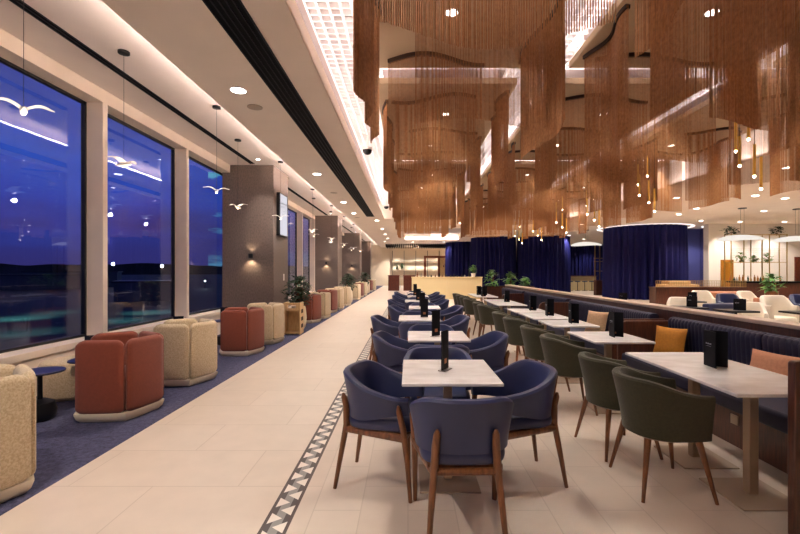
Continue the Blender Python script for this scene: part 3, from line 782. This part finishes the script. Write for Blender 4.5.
SL = ['between the nearest cream and rust armchairs', 'behind the nearest rust armchair', 'between the second cream and second rust armchairs', 'behind the second rust armchair', 'behind the third rust armchair', 'behind the fourth rust armchair']
for (x, y), s in zip(ST, SL): side_table(x, y, 'small round dark table %s' % s)
for k in (1, 2, 3):
    x, y = ST[k]; menu_double((x-.06, y, .504), R(-10), 'black menu on the small round table %s' % SL[k], .27, .15)

# oak toy shelf, plants
e = empty('magazine_rack', (-2.77, 10.3, .004), R(3), 'pale oak rack with open front and cut-out side beside the third cream armchair', 'rack')
m = MB()
for x in (-.2, .17): m.box(x, x+.03, -.22, .2, 0, .76)
m.build('side_panel', M['oak'], e, bevel=.005)
m = MB().box(-.17, .17, -.22, -.195, .6, .63).box(-.17, .17, -.22, -.195, .70, .76).box(-.17, -.1, -.22, -.195, .63, .70).box(.1, .17, -.22, -.195, .63, .70); m.build('front_rail', M['oak'], e, bevel=.003)
MB().box(-.17, .17, -.22, .2, .02, .05).build('shelf', M['oak'], e); MB().box(-.17, .17, -.19, .2, .57, .595).build('shelf', M['oak'], e)
MB().box(-.17, .17, .17, .19, .05, .57).build('back_panel', M['oak'], e)
for z in (.15, .32, .5): MB().box(.2, .206, -.1, .1, z, z+.09).build('hole_shade', M['soil'], e)  # dark slabs on the side paint in the shade of its holes
def leaf_quad(m, p, d, up, ln, wd):
    d = d.normalized(); s = d.cross(up).normalized(); n = s.cross(d)
    pts = [p, p+d*ln*.35+s*wd/2+n*ln*.06, p+d*ln*.7+s*wd*.4+n*ln*.02, p+d*ln-n*ln*.12, p+d*ln*.7-s*wd*.4+n*ln*.02, p+d*ln*.35-s*wd/2+n*ln*.06, p+d*ln*.5+n*ln*.10]
    o = len(m.v); m.v += [tuple(q) for q in pts]
    m.f += [(o, o+1, o+6), (o+1, o+2, o+6), (o+2, o+3, o+6), (o+3, o+4, o+6), (o+4, o+5, o+6), (o+5, o, o+6)]
def plant(loc, h0, rad, hgt, nl, ln, mat, label, pot=None, potmat=None, name='potted_plant', seed=1):
    rng = random.Random(seed); e = empty(name, loc, 0, label, 'plant')
    if pot:
        MB().lathe(pot, seg=28).build('pot', potmat, e)
        MB().lathe([(pot[-1][0]*.9, h0-.05), (pot[-1][0]*.9, h0-.04)], seg=20).build('soil', M['soil'], e)
    m = MB(); st = MB()
    for k in range(max(4, nl//14)):
        a = rng.uniform(0, 2*pi); r = rad*rng.uniform(.2, .8); t = Vector((r*cos(a), r*sin(a), h0+hgt*rng.uniform(.5, .95)))
        st.tube([(0, 0, h0-.05), tuple(Vector((t.x*.35, t.y*.35, h0+(t.z-h0)*.5))), tuple(t)], [.008, .006, .003], 5)
    for k in range(nl):
        u = rng.random(); a = rng.uniform(0, 2*pi); z = h0+hgt*u; rr = rad*(sin(pi*min(1, .15+.8*u))**.8)*rng.uniform(.35, 1)
        p = Vector((rr*cos(a), rr*sin(a), z)); d = Vector((cos(a)+rng.uniform(-.5, .5), sin(a)+rng.uniform(-.5, .5), rng.uniform(-.5, .7)))
        leaf_quad(m, p-d.normalized()*ln*.4, d, Vector((0, 0, 1)), ln*rng.uniform(.7, 1.2), ln*.42)
    st.build('stem', M['walnut'], e); f = m.build('foliage', mat, e, smooth=False); f['kind'] = 'stuff'
    return e
urn = [(.13, 0), (.19, .08), (.21, .3), (.19, .52), (.17, .6)]
plant((-2.86, 11.1, .004), .62, .42, .75, 340, .2, M['leaf'], 'bushy dark green plant in a tall cream pot behind the oak rack', urn, M['cream_base'], seed=3)
plant((-2.82, 20.1, .004), .62, .42, .75, 260, .22, M['leaf'], 'dark green plant in a cream pot before the second brown column', urn, M['cream_base'], seed=4)
plant((-2.85, 28.0, .004), .62, .45, .8, 220, .24, M['leaf'], 'dark green plant in a cream pot near the third brown column', urn, M['cream_base'], seed=5)

# ------------------------------------------------------------------ end of the banquette: planters
e = empty('planter_box', (3.55, 15.8, 0), 0, 'walnut planter box at the far end of the banquette', 'planter')
MB().box(-.7, 1.1, -.2, .2, 0, .95).build('body', M['walnut_flat'], e, bevel=.01); MB().box(-.66, 1.06, -.17, .17, .95, .97).build('soil', M['soil'], e)
for i, (x, s, q) in enumerate([(3.12, .36, 'large leafy'), (3.82, .3, 'medium bushy'), (4.35, .2, 'small trailing')]):
    plant((x, 15.8, .97), .0, s*.78, s*1.6, 60, .28, M['leaf_light'], '%s light green plant in the walnut planter at the end of the banquette' % q, seed=20+i, name='plant')
# cream counter
e = empty('service_counter', (2.1, 23.2, 0), 0, 'long cream service counter across the end of the dining area', 'counter')
for k in range(2): MB().box(-1.9+k*1.9+.004, -1.9+(k+1)*1.9-.004, -.3, .3, 0, 1.16).build('front_panel', M['cream_panel'], e, bevel=.006)
MB().box(-1.92, 1.92, -.34, .34, 1.16, 1.2).build('countertop', M['cream_panel'], e, bevel=.006)
rng = random.Random(5)
for k in range(16):
    x = .5+k*.2+rng.uniform(-.04, .04); h = rng.choice([.12, .16, .26])
    if abs(x-3.6) < .15: continue
    o = MB().lathe([(.035, 0), (.04, .02), (.04, h*.6), (.015, h*.78), (.015, h), (.002, h)], seg=12).build('bottle', rng.choice([M['black'], M['walnut'], M['acrylic']]))
    o.location = (x, 23.1, 1.2); tag(o, '%s small bottle from the corridor end on the cream counter' % (ORD[k] if k else 'first'), 'bottle', 'bottles on the cream counter')
plant((3.55, 23.1, 1.2), .2, .2, .42, 60, .2, M['leaf_light'], 'small green plant in a white pot on the cream counter', [(.09, 0), (.11, .1), (.12, .2)], M['white'], seed=31)
# far end furniture
for i, (x, wdt) in enumerate([(-1.1, .85), (.1, .9)]):
    e = empty('host_stand', (x, 33, 0), 0, '%s mahogany host stand near the end wall' % ['freestanding', 'second'][i], 'host stand')
    MB().box(-wdt/2, wdt/2, -.3, .3, 0, 1.15).build('body', M['brown_red'], e, bevel=.01); MB().box(-wdt/2-.03, wdt/2+.03, -.33, .33, 1.15, 1.2).build('countertop', M['brown_red'], e, bevel=.006)
e = empty('display_shelf', (-.2, 43.6, 0), 0, 'tall black framed shelf against the far cream wall', 'shelf')
for x in (-1.4, -.2, 1.0, 2.2, 3.4): MB().box(x-.018, x+.018, -.2, .3, 0, 3.6).build('upright', M['black'], e)
for z in (.9, 1.7, 2.5): MB().box(-1.4, 3.4, -.0, .3, z, z+.03).build('shelf_board', M['black'], e)
for i, x in enumerate((-1.1, -.6)): plant((x, 43.55, 1.735), .0, .19, .5, 50, .3, M['leaf'], '%s dark plant on the black shelf at the end wall' % ['leftmost', 'second'][i], name='plant', seed=40+i)
e = empty('timber_portal', (3.6, 40, 0), 0, 'red timber framed portal beyond the cream counter', 'portal')
for x in (-2.0, -.7, .2, 1.9): MB().box(x-.1, x+.1, -.15, .15, 0, 2.75).build('post', M['redwood'], e, bevel=.01)
MB().box(-2.1, 2.0, -.15, .15, 2.75, 2.95).build('lintel', M['redwood'], e, bevel=.01)
MB().box(-.6, .1, -.05, .05, 0, 2.75).build('door_leaf', M['oak'], e, bevel=.01); MB().box(-.3, -.2, -.08, -.05, 1.9, 2.05).build('plaque', M['brown_red'], e)
sl = empty('slatted_ceiling', (1, 39.5, ZS), 0, 'row of dark ceiling slats before the far cream wall', 'ceiling slats')
for k in range(34): MB().box(-3.0+k*.17, -2.94+k*.17, -1.6, 1.6, -.25, 0).build('slat', M['slot'], sl, smooth=False)

# ------------------------------------------------------------------ navy drapes
def drape(cx, cy, r, a0, a1, z1, label, pleat=.32, am=.13):
    m = MB(); rows = []; n = int(abs(a1-a0)*r/(pleat/6)); rng = random.Random(int(cx*10))
    ph = 0
    for i in range(n+1):
        a = a0+(a1-a0)*i/n; ph += 2*pi/6*rng.uniform(.75, 1.25); d = am*sin(ph)
        rows.append([(cx+(r+d)*cos(a), cy+(r+d)*sin(a), 0.02), (cx+(r+d*.95)*cos(a), cy+(r+d*.95)*sin(a), z1*.5), (cx+(r+d*.6)*cos(a), cy+(r+d*.6)*sin(a), z1)])
    m.grid(rows); m.grid([[(x+(cx-x)*.012, y+(cy-y)*.012, z) for x, y, z in r_] for r_ in rows][::-1])
    return tag(m.build('drape', M['navy_velvet'], ang=80), label, 'curtain', 'navy velvet drapes')
drape(6.25, 31.2, 1.55, 0, 2*pi, ZS-.01, 'round navy velvet drape enclosure behind the plants at the end of the banquette')
drape(9.72, 30.6, 1.75, 0, 2*pi, ZS-.01, 'round navy velvet drape enclosure left of the arched white pendant')
drape(13.3, 24.0, 2.0, 0, 2*pi, ZS-.01, 'big round navy velvet drape column behind the stone ledge')
drape(4.9, 36.5, 1.6, pi*.9, 2*pi, ZS-.01, 'dark navy drape beyond the cream counter')
drape(16.9, 40.2, 2.2, pi, 2*pi, ZS-.01, 'distant navy drape seen between the two round drape enclosures')

# ------------------------------------------------------------------ lounge beyond the ledge
def lounge_chair(x, y, rz, mat, label, w_=.62, h_=.86):
    e = empty('lounge_chair', (x, y, 0), rz, label, 'armchair')
    shell(w_/2-.02, .3, .2, 1, lambda t: h_-.22*ss(t, .35, .75), lambda t: .12, .03, .1, roll=.05).build('backrest', mat, e)
    shift(cushion(w_-.2, .5, .16), 0, .05, .28).build('seat', mat, e)
    for sx in (-1, 1):
        for sy in (-1, 1): MB().cyl((sx*.2, sy*.18-.03, 0), (sx*.2, sy*.18-.03, .29), .018).build('leg', M['walnut'], e)
    return e
lounge_chair(8.85, 10.15, R(175), M['white_fab'], 'large white boucle armchair nearest the stone ledge', .72, .88)
lounge_chair(7.95, 9.85, R(150), M['white_fab'], 'white boucle armchair turned sideways left of the large white armchair', .62, .74)
lounge_chair(10.3, 12.8, R(190), M['white_fab'], 'white boucle armchair behind the salmon sofa', .66, .86)
lounge_chair(8.9, 11.75, R(170), M['navy_leather'], 'navy armchair behind the low black table', .64, .84)
lounge_chair(9.0, 12.95, R(170), M['white_fab'], 'white boucle armchair by the planter rail', .64, .87)
lounge_chair(7.5, 11.75, R(150), M['white_fab'], 'white boucle armchair farthest left of the lounge', .62, .74)
lounge_chair(9.95, 10.6, R(180), M['navy_leather'], 'navy armchair at the right end of the lounge', .7, .88)
def sofa(x, y, rz, mat, w_, label, h_=.8):
    e = empty('sofa', (x, y, 0), rz, label, 'sofa')
    MB().box(-w_/2, w_/2, -.38, -.2, .12, h_).build('backrest', mat, e, bevel=.05, bseg=4); MB().box(-w_/2, w_/2, -.2, .38, .12, .44).build('seat', mat, e, bevel=.04, bseg=4)
    for s in (-1, 1): MB().box(s*w_/2-.07, s*w_/2+.07, -.38, .36, .1, .6).build('armrest', mat, e, bevel=.04, bseg=4)
    for s in (-1, 1):
        for q in (-1, 1): MB().cyl((s*(w_/2-.1), q*.28, 0), (s*(w_/2-.1), q*.28, .13), .02).build('leg', M['walnut'], e)
    return e
sofa(7.75, 10.85, R(10), M['navy_leather'], 1.0, 'navy sofa just beyond the stone ledge', .72)
sofa(10.2, 14.0, R(0), M['salmon'], 1.1, 'salmon sofa in front of the planter rail', .86)
sofa(9.8, 11.75, R(0), M['salmon'], .9, 'salmon sofa behind the large white armchair', .8)
TL = ['between the leftmost white armchair and the navy armchair', 'closest to the stone ledge', 'at the right end of the lounge', 'left of the navy sofa', 'in front of the big drape column']
for i, (x, y) in enumerate([(8.15, 12.3), (7.25, 9.4), (8.35, 8.95), (6.8, 10.3), (6.0, 12.0)]):
    e = empty('lounge_table', (x, y, 0), 0, 'low dark table %s' % TL[i], 'table', 'low dark lounge tables')
    MB().box(-.3, .3, -.3, .3, .62, .66).build('tabletop', M['black'], e, bevel=.01); MB().cyl((0, 0, .02), (0, 0, .62), .03).build('post', M['black'], e); MB().lathe([(.22, 0), (.22, .02)], seg=24).build('base', M['black'], e)
    menu_double((x-.05, y, .66), R(-20), 'black menu on the low table %s' % TL[i], .25, .22)
# planter wall with brass mesh rail
e = empty('planter_wall', (10.2, 14.9, 0), 0, 'low walnut planter wall with brass mesh rail behind the lounge', 'planter')
MB().box(-1.6, 1.55, -.15, .25, 0, .93).build('body', M['walnut_flat'], e, bevel=.008); MB().box(-1.62, 1.57, -.17, .27, .93, .96).build('cap', M['walnut_flat'], e)
m = MB()
for k in range(53): m.box(-1.6+k*.06-.004, -1.596+k*.06+.004, -.155, -.148, .96, 1.18)
for k in range(5): m.box(-1.6, 1.55, -.155, -.150, .98+k*.05, .99+k*.05)
m.box(-1.6, 1.55, -.16, -.145, 1.175, 1.19); m.build('mesh_rail', M['brass'], e, smooth=False)
# booth furniture behind rail
e = empty('display_cabinet', (11.2, 17.2, 0), 0, 'cream display counter behind the mesh rail', 'cabinet')
MB().box(-1.0, .4, -.3, .3, 0, .98).build('body', M['oak'], e, bevel=.01); MB().box(-.8, .1, -.25, .25, .98, 1.12).build('tray', M['oak'], e, bevel=.02)
plant((13.0, 15.2, .0), .8, .35, .6, 70, .3, M['leaf_light'], 'light green plant at the end of the mesh rail before the bar', [(.16, 0), (.2, .4), (.2, .8)], M['walnut'], seed=50)
# walls behind: blue feature wall, white pier
structure(MB().box(15.75, 17.1, 24.6, 24.8, 0, ZS).box(16.9, 17.1, 22.6, 24.6, 0, ZS).build('wall_blue', M['blue_wall'], smooth=False))
structure(MB().box(15.5, 16.1, 21.9, 22.3, 0, ZS).build('wall_pier', M['wall_white'], smooth=False))
structure(MB().box(16.1, XR, 22.0, 22.2, 0, ZS).build('wall_bar', M['wall_white'], smooth=False))
structure(MB().box(16.15, 16.8, 21.93, 22.0, 0, 2.1).build('door_1', M['amber'], smooth=False))
d2 = structure(MB().box(20.0, 22.0, 21.93, 22.0, 0, 2.25).build('door_2', M['brown_red'], smooth=False))
MB().box(20.5, 20.56, 21.9, 21.93, 0, 2.2).build('door_post', M['oak'], d2, smooth=False)
# bar
e = empty('bar_counter', (15.2, 16.4, 0), R(-6), 'walnut fronted bar counter with dark stone top behind the lounge', 'bar')
for k in range(4): MB().box(-2.4+k*1.25+.005, -2.4+(k+1)*1.25-.005, -.3, .3, 0, 1.06).build('front_panel', M['walnut_flat'], e, bevel=.006)
for k in range(5): MB().box(-2.42+k*1.25, -2.38+k*1.25, -.315, -.3, 0, 1.06).build('brass_strip', M['brass'], e)
MB().box(-2.5, 2.7, -.4, .4, 1.06, 1.12).build('countertop', M['slot'], e, bevel=.006)
e = empty('bar_shelf', (16.1, 19.6, 0), 0, 'tall brass framed bar shelf with glass bottles and plants', 'shelf')
for x in (-1.35, -.45, .4, 1.2):
    for y in (-.2, .2): MB().box(x-.016, x+.016, y-.016, y+.016, 0, 3.2).build('upright', M['brass'], e)
for z in (1.0, 1.9, 3.18): MB().box(-1.37, 1.22, -.2, .2, z, z+.025).build('shelf_board', M['brass'], e)
m = MB()
for k in range(44): m.box(-1.35+k*.06, -1.347+k*.06, -.2, -.195, 1.92, 2.55)
for k in range(8): m.box(-1.35, 1.2, -.2, -.195, 1.95+k*.085, 1.953+k*.085)
m.build('mesh_guard', M['brass'], e, smooth=False)
for i, (x, h, r) in enumerate([(15.35, .45, .22), (15.95, .3, .16), (16.6, .42, .24)]):
    plant((x, 19.62, 1.925), .0, r, h, 50, .22, M['leaf_light'], '%s green plant on the brass bar shelf' % ['leftmost', 'middle', 'rightmost'][i], name='plant', seed=60+i)
for i, (x, r) in enumerate([(14.9, .35), (17.0, .35)]):
    plant((x, 19.6, 3.205), .0, r, .35, 50, .24, M['leaf'], 'dark plant on top of the brass bar shelf at its %s end' % ['drape', 'wall'][i], name='plant', seed=70+i)
rng = random.Random(9)
for i in range(18):
    h = rng.choice([.22, .28, .32]); o = MB().lathe([(.04, 0), (.042, .02), (.042, h*.6), (.015, h*.78), (.015, h), (.002, h)], seg=10).build('bottle', rng.choice([M['amber'], M['leaf'], M['acrylic'], M['white'], M['orange_f']]))
    o.location = (14.85+i*.135+rng.uniform(-.03, .03), 19.55, 1.025); tag(o, '%s bottle from the drape end on the lower brass bar shelf' % (ORD[i] if i else 'first'), 'bottle', 'bottles on the bar shelf')
# second bar between the drapes
e = empty('side_bar', (10.9, 28, 0), 0, 'pale side bar with walnut canopy seen between the drape enclosures', 'bar')
e.location = (13.4, 33.5, 0)
MB().box(-1.4, 1.3, -.3, .3, 0, 1.1).build('body', M['cream_panel'], e, bevel=.01); MB().box(-1.5, 1.4, -.4, .4, 1.1, 1.16).build('countertop', M['walnut_flat'], e, bevel=.01)
for k in range(4):
    s = empty('bar_stool', (12.5+k*.55, 32.7, 0), 0, '%s dark bar stool from the left at the pale side bar' % (ORD[k] if k else 'first'), 'stool', 'stools at the side bar')
    MB().lathe([(.2, .68), (.21, .72), (.19, .76)], seg=18).build('seat', M['navy_leather'], s); MB().cyl((0, 0, .02), (0, 0, .68), .025).build('post', M['black'], s); MB().lathe([(.2, 0), (.2, .02)], seg=18).build('base', M['black'], s)
e = empty('room_divider_shelf', (12.0, 26.6, 0), 0, 'slim brass shelf on a walnut base left of the big drape column', 'shelf')
MB().box(-.3, .45, -.2, .2, 0, .95).build('base', M['walnut_flat'], e, bevel=.01)
for x in (-.3, .0, .42): MB().box(x-.02, x+.02, -.02, .02, .95, 3.2).build('upright', M['brass'], e)
for z in (1.5, 2.1, 2.3): MB().box(-.3, .44, -.15, .15, z, z+.03).build('shelf_board', M['brass'], e)
# dish pendants
def dish(x, y, z, r, label):
    e = empty('dish_pendant', (x, y, z), 0, label, 'pendant light', 'white dish pendants')
    m = MB(); rows = []
    for (s, h) in ((.02, .2), (.35, .19), (.62, .15), (.82, .08), (.95, .0), (1, -.06), (.97, -.09), (.9, -.07), (.6, -.03), (.02, 0)):
        rr = []
        for k in range(48):
            a = 2*pi*k/48; q = 1+.05*sin(3*a); rr.append((r*s*q*cos(a), r*.6*s*q*sin(a), h*r*.75+.03*r*s*sin(2*a)))
        rows.append(rr)
    m.grid(rows, closed=True).build('shade', M['glow_dish'], e)
    for s in (-.4, .4): MB().cyl((s*r*.2, 0, .2), (s*r*.2, 0, ZS-z), .004, seg=5).build('wire', M['black'], e)
    MB().lathe([(.14, ZS-z-.03), (.14, ZS-z)], seg=20).build('canopy', M['black'], e)
    return e
dish(12.9, 16.4, 2.78, .86, 'white glowing dish pendant over the bar beside the big drape column')
dish(15.2, 16.6, 2.75, .86, 'white glowing dish pendant at the right edge over the bar')
dish(10.6, 25.2, 3.1, .9, 'white glowing dish pendant seen between the two drape enclosures')
# ring cove round the big drape
e = tag(MB().lathe([(2.25, 0), (2.42, 0), (2.42, .01), (2.25, .01)], (13.3, 24, ZS-.02), 64, caps=False).build('ring_light', M['glow_ring']), 'curved light line in the ceiling around the big drape column', 'light')
rl = [(8.9, 5.5), (8.9, 10), (8.9, 14.1), (11.2, 13.7), (11.2, 16.5), (12.6, 14.2), (14.4, 17.2), (11.6, 18.2), (14.2, 20.6), (17.5, 18), (9, 22), (8.2, 26), (11, 29), (15.5, 14.0), (12, 10), (16.2, 23.3), (16.4, 21.0), (18.6, 21.0), (13.4, 32.4), (15.5, 37.0)]  # those at the blue wall, bar wall and side bar are added to brighten
for i, (x, y) in enumerate(rl):
    downlight((x, y, ZS), .1, '%s round downlight in the white ceiling on the bar side' % ORD[i], power=300, angle=120, group='bar side downlights')

# ------------------------------------------------------------------ outside
structure(MB().box(-1500, XL-.4, -600, 1500, -5.2, -5).build('ground', M['ground'], smooth=False))
m = MB(); rows = []
for i in range(160):
    a = R(88)+R(84)*i/159; d = 900
    hh = 1.5+8*noise.noise(Vector((i*.05, 2, 0)))+3*noise.noise(Vector((i*.21, 5, 0)))+14*ss(-abs(i-60), -60, 0)
    rows.append([(d*cos(a), d*sin(a), -5), (d*1.02*cos(a), d*1.02*sin(a), hh), (d*1.25*cos(a), d*1.25*sin(a), -5)])
m.grid(rows); structure(m.build('hills', M['hill']))
def at(px, py, d): return ((px-VX)*d/F, d, H+(VY-py)*d/F)
for i, (px, py, d) in enumerate([(113, 264, 180), (162, 266, 180), (205, 281, 160), (34, 299, 110), (44, 298, 112), (62, 296, 120), (140, 298, 120), (120, 299, 115), (50, 301, 100), (3, 297, 110), (92, 302, 100)]):
    p = at(px, py, d); r = .45 if i < 2 else .2
    e = empty('floodlight_mast', (p[0], p[1], -5), 0, '%s lit mast on the dark apron outside the windows' % ORD[i], 'mast', 'apron lights')
    MB().cyl((0, 0, 0), (0, 0, p[2]+5-r), .12, seg=6).build('pole', M['black'], e); MB().lathe([(.02, -r), (r*.8, -r*.5), (r, 0), (r*.8, r*.5), (.02, r)], (0, 0, p[2]+5), 12).build('lamp_head', M['flood'], e)
for i, (px, py, d, w_, h_) in enumerate([(40, 288, 150, 34, 5), (150, 300, 95, 12, 4), (75, 290, 170, 30, 6)]):
    p = at(px, py, d); e = empty('shed', (p[0], p[1], -5), .4, '%s low grey airport shed outside' % ORD[i], 'building')
    MB().box(-w_/2, w_/2, -4, 4, 0, h_).build('wall', M['shed'], e, smooth=False); MB().box(-w_/2-.4, w_/2+.4, -4.4, 4.4, h_, h_+.4).build('roof', M['black'], e, smooth=False)
for (px, py, pw) in ((17, 318, 9000), (20, 332, 4000), (150, 312, 7000), (118, 320, 5000), (60, 312, 4000)):
    d = 6.5*F/(py-VY); x = (px-VX)*d/F; spot((x, d, 3), pw, 75, .9, (.25, 1, .75), .3)
